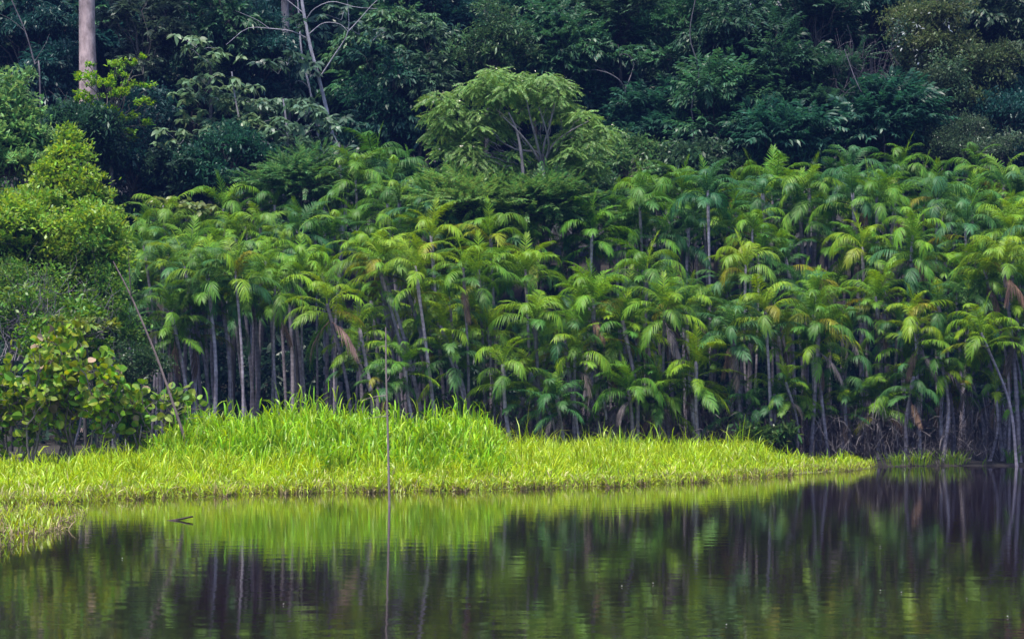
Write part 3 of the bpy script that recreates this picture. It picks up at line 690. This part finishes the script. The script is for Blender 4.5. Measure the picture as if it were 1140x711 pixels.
# ---------------------------------------------------------------- the pale feathery tree in the middle
Yf = 99
FE = (.145, .255, .062)
def feathery():
    X0 = X_at(604, Yf); base = np.array([X0, Yf, float(ground(X0, Yf)) - .1])
    root = thing('feathery_tree', 'pale green feathery tree with layered umbrella crown above the palms', 'tree', base)
    tk = MB(); cm = MB(); fl = MB()
    b0 = P(604, 185, Yf) - base
    tk.tube(smooth_path([[0, 0, 0], b0 * .5 + [.3, .2, 0], b0], 12), np.linspace(.17, .12, 12), 8)
    arms = [[(604, 185), (592, 165), (578, 148), (560, 130)], [(604, 185), (598, 160), (590, 130), (585, 105)], [(604, 185), (606, 160), (612, 140), (618, 115)], [(604, 185), (615, 162), (632, 148), (655, 135)], [(604, 185), (600, 170), (570, 165), (535, 140)], [(604, 185), (611, 165), (608, 145), (600, 120)]]
    for a in arms:
        dy = rnd.uniform(-2.2, .2); q = [P(x, y, Yf + dy * i / 3) - base for i, (x, y) in enumerate(a)]
        tk.tube(smooth_path(q, 9), np.linspace(.075, .02, 9), 6)
    pads = [(551, 85), (536, 90), (521, 98), (490, 106), (502, 113), (488, 128), (499, 136), (493, 145), (511, 126), (536, 122), (546, 133), (556, 146), (536, 139), (523, 145), (581, 84), (604, 85), (617, 89), (625, 94), (581, 96),
            (597, 104), (566, 109), (617, 108), (635, 118), (650, 127), (657, 134), (669, 142), (624, 122), (642, 142), (634, 152), (648, 155), (661, 159), (624, 170), (526, 162), (507, 156), (495, 162), (521, 172), (638, 167), (500, 187),
            (482, 192), (523, 182), (556, 182), (592, 185), (614, 190), (545, 104), (566, 94), (603, 118), (579, 122), (560, 125), (640, 182), (654, 176), (540, 190), (572, 196), (556, 77), (546, 80), (600, 150), (586, 160), (611, 172), (575, 170), (548, 172), (533, 178), (512, 192), (528, 200), (556, 200), (585, 204), (618, 200), (640, 194), (660, 186)]
    s = Yf / F
    for k, (x, y) in enumerate(pads):
        for rep in range(2):
            rx, ry = rnd.uniform(9, 17), rnd.uniform(5, 9)
            dome = 1.6 * math.sqrt(max(0, 1 - ((x - 580) / 105) ** 2))
            c = P(x + rnd.uniform(-4, 4), y + 4 + rnd.uniform(-3, 3), Yf + (rnd.uniform(-1, .6) * dome if not 575 < x < 628 or y < 112 else rnd.uniform(.6, 1.6))) - base; n = int(rx * 2.6)
            a = rng.uniform(0, 6.28, n); r = np.sqrt(rng.uniform(0, 1, n))
            pos = c + np.stack([np.cos(a) * r * rx * s, np.sin(a) * r * rx * s * .9, (.6 - r ** 2) * ry * s * 1.3 + rng.normal(0, .08, n)], 1)
            ax = np.stack([np.cos(a), np.sin(a), .1 - .7 * r], 1) + rng.normal(0, .3, (n, 3)) * [1, 1, .5]
            place_twigs(cm, 'feather', pos, ax, rng.uniform(.38, .68, n), .4)
            if rep == 0 and k % 2:
                tk.tube(limb(b0 + (c - b0) * .4, c, .2, 6), np.linspace(.022, .006, 6), 4)
            if rep == 0:
                m = max(2, n // 8); i = rng.integers(0, n, m)
                strp = strip_leaves(pos[i] + [0, 0, .16], rng.normal(0, 1, (m, 3)) * [1, 1, .3] + [0, 0, .4], np.full(m, .1), np.full(m, .09), np.zeros(m), K=3)
                fl.strips(*strp)
    st2 = [P(x, y, Yf - .8) - base for x, y in ((583, 225), (582, 190), (579, 163), (574, 142), (566, 125))]
    tk.tube(smooth_path(st2, 10), np.linspace(.10, .035, 10), 7)
    tk.build('trunk', M_BARK, root, (.25, .215, .235), smooth=True); cm.build('crown', M_LEAF, root, FE)
    fl.build('blossom', M_DEAD, root, (.55, .5, .4))
feathery()
tree('feathery_sapling', 'smaller feathery tree with flat layers left of the tallest feathery tree', 530, 226, 50, 22, 97, ['feather'], (.12, .225, .055), nclump=36, tw=20, cr=.8, flat=.25, tr=.09, shell=.3)
tree('feathery_sapling', 'feathery green layers around the foot of the tallest feathery trunk', 606, 230, 40, 20, 97.5, ['feather'], (.09, .19, .05), nclump=30, tw=20, cr=.8, flat=.3, tr=.09, shell=.3)
tree('feathery_sapling', 'feathery light green tree top under the white trunks', 336, 202, 46, 24, 103, ['feather'], (.07, .16, .05), nclump=24, tw=22, cr=.9, flat=.3, tr=.1, shell=.3)
tree('feathery_sapling', 'feathery green tree behind the palms right of the layered crown', 640, 205, 42, 26, 104, ['feather', 'small'], (.05, .11, .045), nclump=24, tw=20, cr=.9, flat=.35, tr=.1, shell=.3)
tree('leafy_shrub', 'mixed shrub with tan dead twigs behind the middle palms', 700, 182, 62, 32, 107, ['small', 'mid'], (.075, .15, .05), nclump=30, tw=24, cr=.9, cat='shrub', tr=.08, tcol=(.22, .18, .17))
tree('leafy_shrub', 'dark shrub behind the middle palms beside the mixed shrub', 770, 190, 40, 26, 106, ['mid'], (.035, .075, .035), nclump=24, tw=22, cr=.9, cat='shrub', tr=.08)

# ---------------------------------------------------------------- forest behind
DK = (.026, .082, .050); MD = (.042, .115, .050); LT = (.066, .15, .06); BL = (.022, .070, .060)  # bluish tint of shadows is put into the darker leaf colours
def emergent(label, pts_px, Y, r0, r1, color, crown_z, cr_r, kinds, ccol, n=18):
    pts = [P(x, y, Y) for x, y in pts_px]; X0 = pts[0][0]; base = np.array([X0, Y, float(ground(X0, Y)) - .2])
    root = thing('tall_tree', label, 'tree', base)
    tk = MB(); cm = MB()
    p = smooth_path([[0, 0, 0]] + [q - base for q in pts], n); tk.tube(p, np.linspace(r0, r1, n), 14)
    crown_into(cm, tk, p[-1] + [0, 0, cr_r * .3], (cr_r, cr_r, cr_r * .55), kinds, 20, 24, 1.4, p[-1] - [0, 0, 1.5], .12)
    tk.build('trunk', M_PALE, root, color, smooth=True); cm.build('crown', M_LEAF, root, ccol)
    return root
emergent('tall tree with thick smooth pale pinkish trunk at upper left', [(98, 120), (97, 40), (96, -60), (95, -190)], 114, .52, .36, (.50, .365, .36), 0, 5.0, ['mid'], MD)
emergent('tall tree with straight grey trunk behind the white trunks', [(319, 110), (318, 40), (316, -60), (316, -150)], 124, .26, .2, (.19, .17, .19), 0, 4.5, ['mid'], MD)
emergent('tall tree with dark trunk just right of the grey trunk', [(327, 110), (326, 40), (326, -60), (327, -130)], 128, .34, .26, (.06, .05, .055), 0, 4.5, ['mid'], DK)

def white_stem(label, main, Y, r0, r1, branches, clusters, ccol, tcol=(.30, .28, .33), kind='whorl', csize=14, ntw=9):
    pts = [P(x, y, Y) for x, y in main]; X0 = pts[0][0]; base = np.array([X0, Y, float(ground(X0, Y)) - .2])
    root = thing('slender_tree', label, 'tree', base)
    tk = MB(); cm = MB()
    p = smooth_path([[0, 0, 0]] + [q - base for q in pts], 22); tk.tube(p, np.linspace(r0, r1, 22), 8)
    for br, r in branches:
        dy = rnd.uniform(-1.6, 1.0)
        q = smooth_path([P(x, y, Y + dy * i / len(br)) - base for i, (x, y) in enumerate(br)], 12); tk.tube(q, np.linspace(r, r * .35, 12), 6)
    for (x, y) in clusters:
        c = P(x, y, Y + rnd.uniform(-1.5, 1)) - base; n = ntw
        pos = c + rng.normal(0, 1, (n, 3)) * [csize * Y / F, .7, csize * .45 * Y / F]
        ax = rng.normal(0, 1, (n, 3)) * [1, 1, .2]
        place_twigs(cm, kind, pos, ax, rng.uniform(.75, 1.15, n), .2)
        for k in range(3):
            tk.tube(limb(c - [0, 0, .5], pos[k], .1, 4), np.linspace(.015, .006, 4), 4)
    tk.build('trunk', M_BARK, root, tcol, smooth=True)
    if cm.n: cm.build('crown', M_LEAF, root, ccol)
    return root
white_stem('slender white-trunked tree with long curved bare branches', [(379, 200), (370, 150), (357, 95), (345, 50), (336, 0), (332, -50)], 109, .115, .08,
           [([(357, 85), (372, 62), (387, 38), (388, 15), (386, -5)], .045), ([(387, 36), (400, 22), (415, 5), (430, -8)], .03), ([(344, 38), (360, 26), (378, 27), (387, 35)], .03), ([(341, 22), (350, 10), (370, 2), (395, 8), (420, 10)], .03),
            ([(340, 42), (325, 35), (300, 32), (275, 32), (252, 50)], .035), ([(338, 15), (322, 2), (310, -8)], .03), ([(300, 32), (285, 22), (262, 12)], .02)],
           [(400, 28), (380, 12), (330, 20), (415, 35), (370, 130), (385, 170), (345, 75)], (.045, .085, .055), csize=9, ntw=5)
white_stem('thinner white stem standing close left of the white-trunked tree', [(361, 200), (354, 150), (345, 100), (336, 60), (333, 20), (330, -20)], 110, .075, .04, [([(345, 100), (338, 92), (330, 90)], .02)],
           [(320, 62), (310, 72), (335, 118)], (.045, .085, .055), csize=10, ntw=6)
white_stem('large-leaved tree with pale whorled leaf clusters left of the white trunks', [(280, 200), (272, 160), (262, 110), (258, 80)], 108, .08, .04, [([(272, 165), (260, 160), (245, 150)], .03), ([(268, 140), (280, 120), (285, 100)], .03)],
           [(245, 105), (262, 98), (225, 130), (200, 150), (240, 140), (270, 125), (285, 110), (222, 45), (235, 60), (255, 118), (210, 105), (230, 85), (275, 140), (190, 160)], (.11, .18, .09), csize=11, ntw=9)
white_stem('large-leaved tree with drooping whorls crowded under the curved branches', [(325, 210), (322, 170), (318, 130), (315, 110)], 107, .08, .04, [([(320, 150), (335, 130), (345, 120)], .03)],
           [(300, 118), (320, 112), (340, 120), (310, 135), (335, 140), (300, 150), (325, 160), (350, 150), (355, 130), (312, 165), (345, 165)], (.085, .15, .09), csize=12, ntw=9)
white_stem('thin sapling with a few big pale leaves above the left palms', [(182, 250), (180, 238), (178, 226)], 103, .03, .02, [], [(172, 222), (184, 224)], (.14, .19, .05), csize=5, ntw=4)
white_stem('young large-leaved sapling with rusty tip left of the feathery top', [(214, 260), (213, 245), (211, 230)], 103, .03, .02, [], [(205, 228), (222, 229), (212, 232)], (.13, .18, .05), csize=6, ntw=5)
white_stem('small tree with bare grey forked branches against dark shade', [(697, 175), (697, 140), (696, 100)], 113, .09, .06, [([(696, 100), (690, 90), (678, 82), (664, 78)], .045), ([(696, 100), (702, 85), (706, 72)], .045), ([(664, 78), (645, 80), (632, 90)], .03), ([(680, 83), (660, 72), (640, 68)], .02), ([(706, 72), (700, 62), (690, 60)], .02)],
           [(630, 75), (650, 62), (690, 52), (710, 60)], MD, (.17, .155, .18), kind='spray', csize=10, ntw=9)
white_stem('bare pale limbs hanging into the upper right canopy', [(905, 180), (890, 120), (880, 70), (876, 25), (868, 5), (850, -12)], 117, .1, .05, [([(876, 25), (862, 45), (846, 65)], .03), ([(868, 5), (848, 30), (842, 60)], .03), ([(850, -12), (833, 10), (830, 35), (822, 60), (812, 66)], .035), ([(830, 20), (800, 28)], .02)],
           [(870, 80), (890, 100)], DK, (.27, .25, .28), kind='hang', csize=10, ntw=8)

white_stem('thin pale slanting stem in the dark wood left of the pale thick trunk', [(45, 110), (38, 70), (28, 35), (15, 5), (5, -20)], 110, .05, .03, [([(38, 70), (50, 50), (55, 38)], .02), ([(28, 35), (12, 22), (-4, 14)], .02)], [], DK, (.12, .105, .12))
white_stem('thin bent grey stem in front of the liana tangle', [(985, 170), (975, 130), (955, 95), (940, 55)], 107, .04, .02, [([(975, 130), (985, 110), (1000, 98)], .016), ([(955, 95), (945, 100), (935, 112)], .016)], [], DK, (.18, .15, .18))
white_stem('thin crooked stem in the dark gap left of the long drooping leaves', [(772, 170), (770, 120), (778, 80), (768, 40), (775, -5)], 108, .04, .025, [([(778, 80), (790, 66), (795, 50)], .016)], [], DK, (.10, .09, .105))
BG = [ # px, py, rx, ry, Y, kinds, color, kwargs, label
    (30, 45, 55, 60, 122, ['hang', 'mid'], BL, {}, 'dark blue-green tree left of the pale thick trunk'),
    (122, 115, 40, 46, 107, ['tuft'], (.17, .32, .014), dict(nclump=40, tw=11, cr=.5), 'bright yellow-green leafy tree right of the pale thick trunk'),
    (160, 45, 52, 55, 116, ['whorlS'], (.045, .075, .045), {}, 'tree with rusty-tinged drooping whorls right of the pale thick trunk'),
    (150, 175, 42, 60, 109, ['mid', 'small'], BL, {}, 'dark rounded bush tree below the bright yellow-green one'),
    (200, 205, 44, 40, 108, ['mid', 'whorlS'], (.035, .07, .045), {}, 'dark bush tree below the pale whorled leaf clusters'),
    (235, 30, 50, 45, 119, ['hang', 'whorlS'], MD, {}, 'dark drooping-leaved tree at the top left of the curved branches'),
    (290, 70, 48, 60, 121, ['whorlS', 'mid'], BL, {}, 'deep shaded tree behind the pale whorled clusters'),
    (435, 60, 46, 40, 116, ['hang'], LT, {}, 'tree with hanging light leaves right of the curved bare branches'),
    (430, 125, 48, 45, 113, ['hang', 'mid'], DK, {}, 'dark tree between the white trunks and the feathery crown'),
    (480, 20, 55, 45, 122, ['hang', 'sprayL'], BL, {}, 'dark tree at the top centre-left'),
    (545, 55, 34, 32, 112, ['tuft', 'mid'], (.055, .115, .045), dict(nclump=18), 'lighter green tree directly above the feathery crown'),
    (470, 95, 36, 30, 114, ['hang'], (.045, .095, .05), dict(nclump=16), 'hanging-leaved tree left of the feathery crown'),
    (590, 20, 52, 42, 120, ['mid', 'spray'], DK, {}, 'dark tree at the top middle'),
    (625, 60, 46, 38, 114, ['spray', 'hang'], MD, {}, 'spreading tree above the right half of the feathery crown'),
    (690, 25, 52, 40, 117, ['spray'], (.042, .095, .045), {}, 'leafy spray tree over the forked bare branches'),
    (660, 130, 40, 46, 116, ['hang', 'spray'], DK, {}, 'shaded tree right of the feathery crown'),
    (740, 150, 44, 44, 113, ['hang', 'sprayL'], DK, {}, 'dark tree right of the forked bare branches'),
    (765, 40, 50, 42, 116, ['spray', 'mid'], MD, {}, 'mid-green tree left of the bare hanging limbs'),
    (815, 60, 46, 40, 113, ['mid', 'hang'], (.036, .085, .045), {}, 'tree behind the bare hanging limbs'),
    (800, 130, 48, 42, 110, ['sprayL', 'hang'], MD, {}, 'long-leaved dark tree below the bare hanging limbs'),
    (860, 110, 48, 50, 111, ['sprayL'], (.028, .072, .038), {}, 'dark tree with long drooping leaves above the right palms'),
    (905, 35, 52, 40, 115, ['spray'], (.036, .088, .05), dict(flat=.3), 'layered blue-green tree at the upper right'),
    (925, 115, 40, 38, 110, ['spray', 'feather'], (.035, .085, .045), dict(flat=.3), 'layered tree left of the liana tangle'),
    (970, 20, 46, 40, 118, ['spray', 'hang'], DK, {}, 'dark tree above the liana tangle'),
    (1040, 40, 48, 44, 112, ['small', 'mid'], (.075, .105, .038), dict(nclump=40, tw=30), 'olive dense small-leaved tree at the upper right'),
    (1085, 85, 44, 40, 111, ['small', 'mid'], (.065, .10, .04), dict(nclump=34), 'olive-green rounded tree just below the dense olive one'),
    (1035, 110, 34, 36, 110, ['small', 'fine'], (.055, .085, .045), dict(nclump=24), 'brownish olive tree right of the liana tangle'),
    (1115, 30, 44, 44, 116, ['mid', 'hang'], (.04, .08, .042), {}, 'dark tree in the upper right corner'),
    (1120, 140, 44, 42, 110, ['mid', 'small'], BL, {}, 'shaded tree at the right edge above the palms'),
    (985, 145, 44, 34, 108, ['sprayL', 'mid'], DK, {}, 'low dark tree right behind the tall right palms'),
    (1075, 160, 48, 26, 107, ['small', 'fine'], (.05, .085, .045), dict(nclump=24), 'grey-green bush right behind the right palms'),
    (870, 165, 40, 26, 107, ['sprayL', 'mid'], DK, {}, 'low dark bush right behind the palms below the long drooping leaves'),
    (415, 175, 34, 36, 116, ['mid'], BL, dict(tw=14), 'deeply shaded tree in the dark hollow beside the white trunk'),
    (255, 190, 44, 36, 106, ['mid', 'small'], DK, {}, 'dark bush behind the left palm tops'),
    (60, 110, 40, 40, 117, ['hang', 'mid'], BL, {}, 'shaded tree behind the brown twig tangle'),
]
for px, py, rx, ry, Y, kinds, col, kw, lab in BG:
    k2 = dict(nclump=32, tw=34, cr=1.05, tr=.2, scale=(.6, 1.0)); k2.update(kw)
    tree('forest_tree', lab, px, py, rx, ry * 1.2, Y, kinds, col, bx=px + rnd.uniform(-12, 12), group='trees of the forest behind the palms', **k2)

# vines over the olive tree
def vine(label, px, y0, y1, Y, color, n=60):
    a, b = P(px, y0, Y), P(px + rnd.uniform(-6, 6), y1, Y); base = b
    mb = MB(); p = limb(a - base, b - base, .08, 10)
    root = thing('hanging_vine', label, 'vine', base, 'leafy vines hanging at the upper right')
    mb.tube(p, .012, 4); mb.build('stem', M_TWIG, root, (.09, .08, .08))
    cm = MB(); t = rng.uniform(0, 1, n); i = t * 9
    pos = np.stack([np.interp(i, np.arange(10), p[:, k]) for k in range(3)], 1) + rng.normal(0, .22, (n, 3))
    place_twigs(cm, 'small', pos, rng.normal(0, 1, (n, 3)), rng.uniform(.7, 1.1, n)); cm.build('foliage', M_LEAF, root, color)
vine('pale green leafy vine hanging from the olive tree, left of two', 1048, 60, 115, 109, (.07, .13, .06))
vine('pale green leafy vine hanging from the olive tree, right of two', 1066, 70, 118, 108.5, (.065, .125, .06))
vine('dark thin leafy vine beside the liana tangle', 1000, 20, 90, 110, (.04, .08, .05), 40)
# white flowers near the olive tree
wf = MB()
for (x, y) in [(1003, 45), (1001, 55), (1018, 28), (1023, 32), (1057, 30), (1053, 24), (1020, 58), (1022, 66), (1030, 55), (1036, 14), (1008, 36)]:
    c = P(x, y, 109.2); m = 4
    wf.strips(*strip_leaves(c + rng.normal(0, .12, (m, 3)), rng.normal(0, 1, (m, 3)), np.full(m, .2), np.full(m, .11), np.full(m, .3), K=3))
tag(wf.build('pale_leaves', M_DEAD, color=(.33, .35, .36)), 'whitish upturned leaves scattered beside the olive tree', 'leaves', kind='stuff')

# deeper forest: copies of a few trees, then one far mass
deep = []
for i, (k, c) in enumerate(((['hang', 'mid'], DK), (['spray', 'sprayL'], MD), (['mid', 'whorlS'], BL), (['small', 'mid'], (.035, .075, .045)))):
    s = tree('forest_tree', 'shaded tree deep in the forest behind the front trees', 570, 60, 80, 95, 140, k, c, nclump=46, tw=30, cr=1.7, tr=.28, limb_r=.09, scale=(1.2, 1.8), group='shaded trees deep in the forest')
    deep.append(s)
spots = []
for row, (Y, step) in enumerate(((128, 6.2), (136, 6.6), (146, 7.5))):
    hw = Y * .30; x = -hw + row * 2.3
    while x < hw: spots.append((x + rnd.uniform(-1.2, 1.2), Y + rnd.uniform(-3, 3))); x += step
for i, (x, y) in enumerate(spots):
    src = deep[i % 4]
    if i < 4: r = src
    else:
        r = src.copy(); COL.objects.link(r)
        for ch in list(src.children):
            c = ch.copy(); COL.objects.link(c); c.parent = r
            if ch.name.startswith('crown'): c.color = (*(np.array(ch.color[:3]) * rnd.uniform(.75, 1.25)), 1)
    r.location = (x, y, float(ground(x, y)) - .2); r.rotation_euler.z = rnd.uniform(0, 6.28)
    s = rnd.uniform(.85, 1.1); r.scale = (s, s, s * rnd.uniform(.95, 1.2))
mb = MB(); n = 11000
x = rng.uniform(-95, 95, n); y = rng.uniform(156, 172, n); z = ground(x, y) + 28 * rng.uniform(0, 1, n) ** .8 + 5 * np.sin(x * .21) * np.cos(x * .083)
place_twigs(mb, 'mid', np.stack([x, y, z], 1), rng.normal(0, 1, (n, 3)) + [0, -.6, 0], rng.uniform(2.4, 4.2, n))
tag(mb.build('far_forest', M_LEAF, color=(.025, .06, .042)), 'dark mass of the far forest behind all the trees', 'forest', kind='stuff')
mb = MB(); n = 5200     # undergrowth on the forest floor
x = rng.uniform(-48, 48, n); y = rng.uniform(107, 128, n); z = ground(x, y) + rng.uniform(0, 5.0, n)
place_twigs(mb, 'mid', np.stack([x, y, z], 1), rng.normal(0, 1, (n, 3)) + [0, 0, .3], rng.uniform(1.0, 2.0, n))
tag(mb.build('forest_undergrowth', M_LEAF, color=(.028, .062, .038)), 'dark undergrowth on the slope behind the palms', 'undergrowth', kind='stuff')



def haze():  # blue volume added to lift the dark shadows towards navy
    mb = MB(); x0, x1, y0, y1, z0, z1 = -430, 430, -230, 810, -2.5, 104
    v = [(x, y, z) for z in (z0, z1) for y in (y0, y1) for x in (x0, x1)]
    mb.add(v, [(0, 2, 3, 1), (4, 5, 7, 6), (0, 1, 5, 4), (2, 6, 7, 3), (0, 4, 6, 2), (1, 3, 7, 5)])
    m, nt, out = newmat('shadow_tint_haze')
    pv = nt.nodes.new('ShaderNodeVolumePrincipled'); pv.inputs['Density'].default_value = HAZE; pv.inputs['Color'].default_value = (.0165, .031, .103, 1); pv.inputs['Anisotropy'].default_value = 0
    nt.links.new(pv.outputs[0], out.inputs['Volume'])
    tag(mb.build('haze', m), 'faint blue haze added to tint the dark shadows navy', 'haze', kind='stuff')
HAZE = .0016
haze()

# ---------------------------------------------------------------- light, sky, camera
w = bpy.data.worlds.new('World'); scene.world = w; w.use_nodes = True
nt = w.node_tree; bg = nt.nodes['Background']
sky = nt.nodes.new('ShaderNodeTexSky'); sky.sky_type = 'NISHITA'; sky.sun_disc = False
EL, AZ = R(73), R(212)                                # sun behind the viewer, a little to the left
sky.sun_elevation = EL; sky.sun_rotation = AZ; sky.air_density = 1.0; sky.dust_density = 1.5; sky.ozone_density = 3.0
nt.links.new(sky.outputs[0], bg.inputs['Color']); bg.inputs['Strength'].default_value = .14
ld = bpy.data.lights.new('sun', 'SUN'); ld.energy = 3.2; ld.angle = R(6); ld.color = (1, .95, .84)
sun = link('sun', ld)
from mathutils import Vector
dirv = Vector((math.sin(AZ) * math.cos(EL), math.cos(AZ) * math.cos(EL), math.sin(EL)))   # towards the sun
sun.rotation_euler = (-dirv).to_track_quat('-Z', 'Y').to_euler(); sun.location = (-20, -30, 60)

cd = bpy.data.cameras.new('camera'); cam = link('camera', cd)
cam.location = (0, 0, CAMZ); cam.rotation_euler = (R(90), 0, 0)
cd.sensor_width = 36; cd.lens = F / 1140 * 36; cd.shift_y = (HZ - 355.5) / 1140; cd.clip_start = .5; cd.clip_end = 4000
scene.camera = cam
scene.view_settings.view_transform = 'Standard'; scene.view_settings.look = 'None'
scene.view_settings.exposure = 1.6; scene.view_settings.gamma = 1; scene.view_settings.use_curve_mapping = False
cy = scene.cycles
cy.max_bounces = 6; cy.diffuse_bounces = 3; cy.glossy_bounces = 3; cy.transmission_bounces = 3; cy.caustics_reflective = False; cy.caustics_refractive = False
cy.use_denoising = True
cy.sample_clamp_indirect = 6
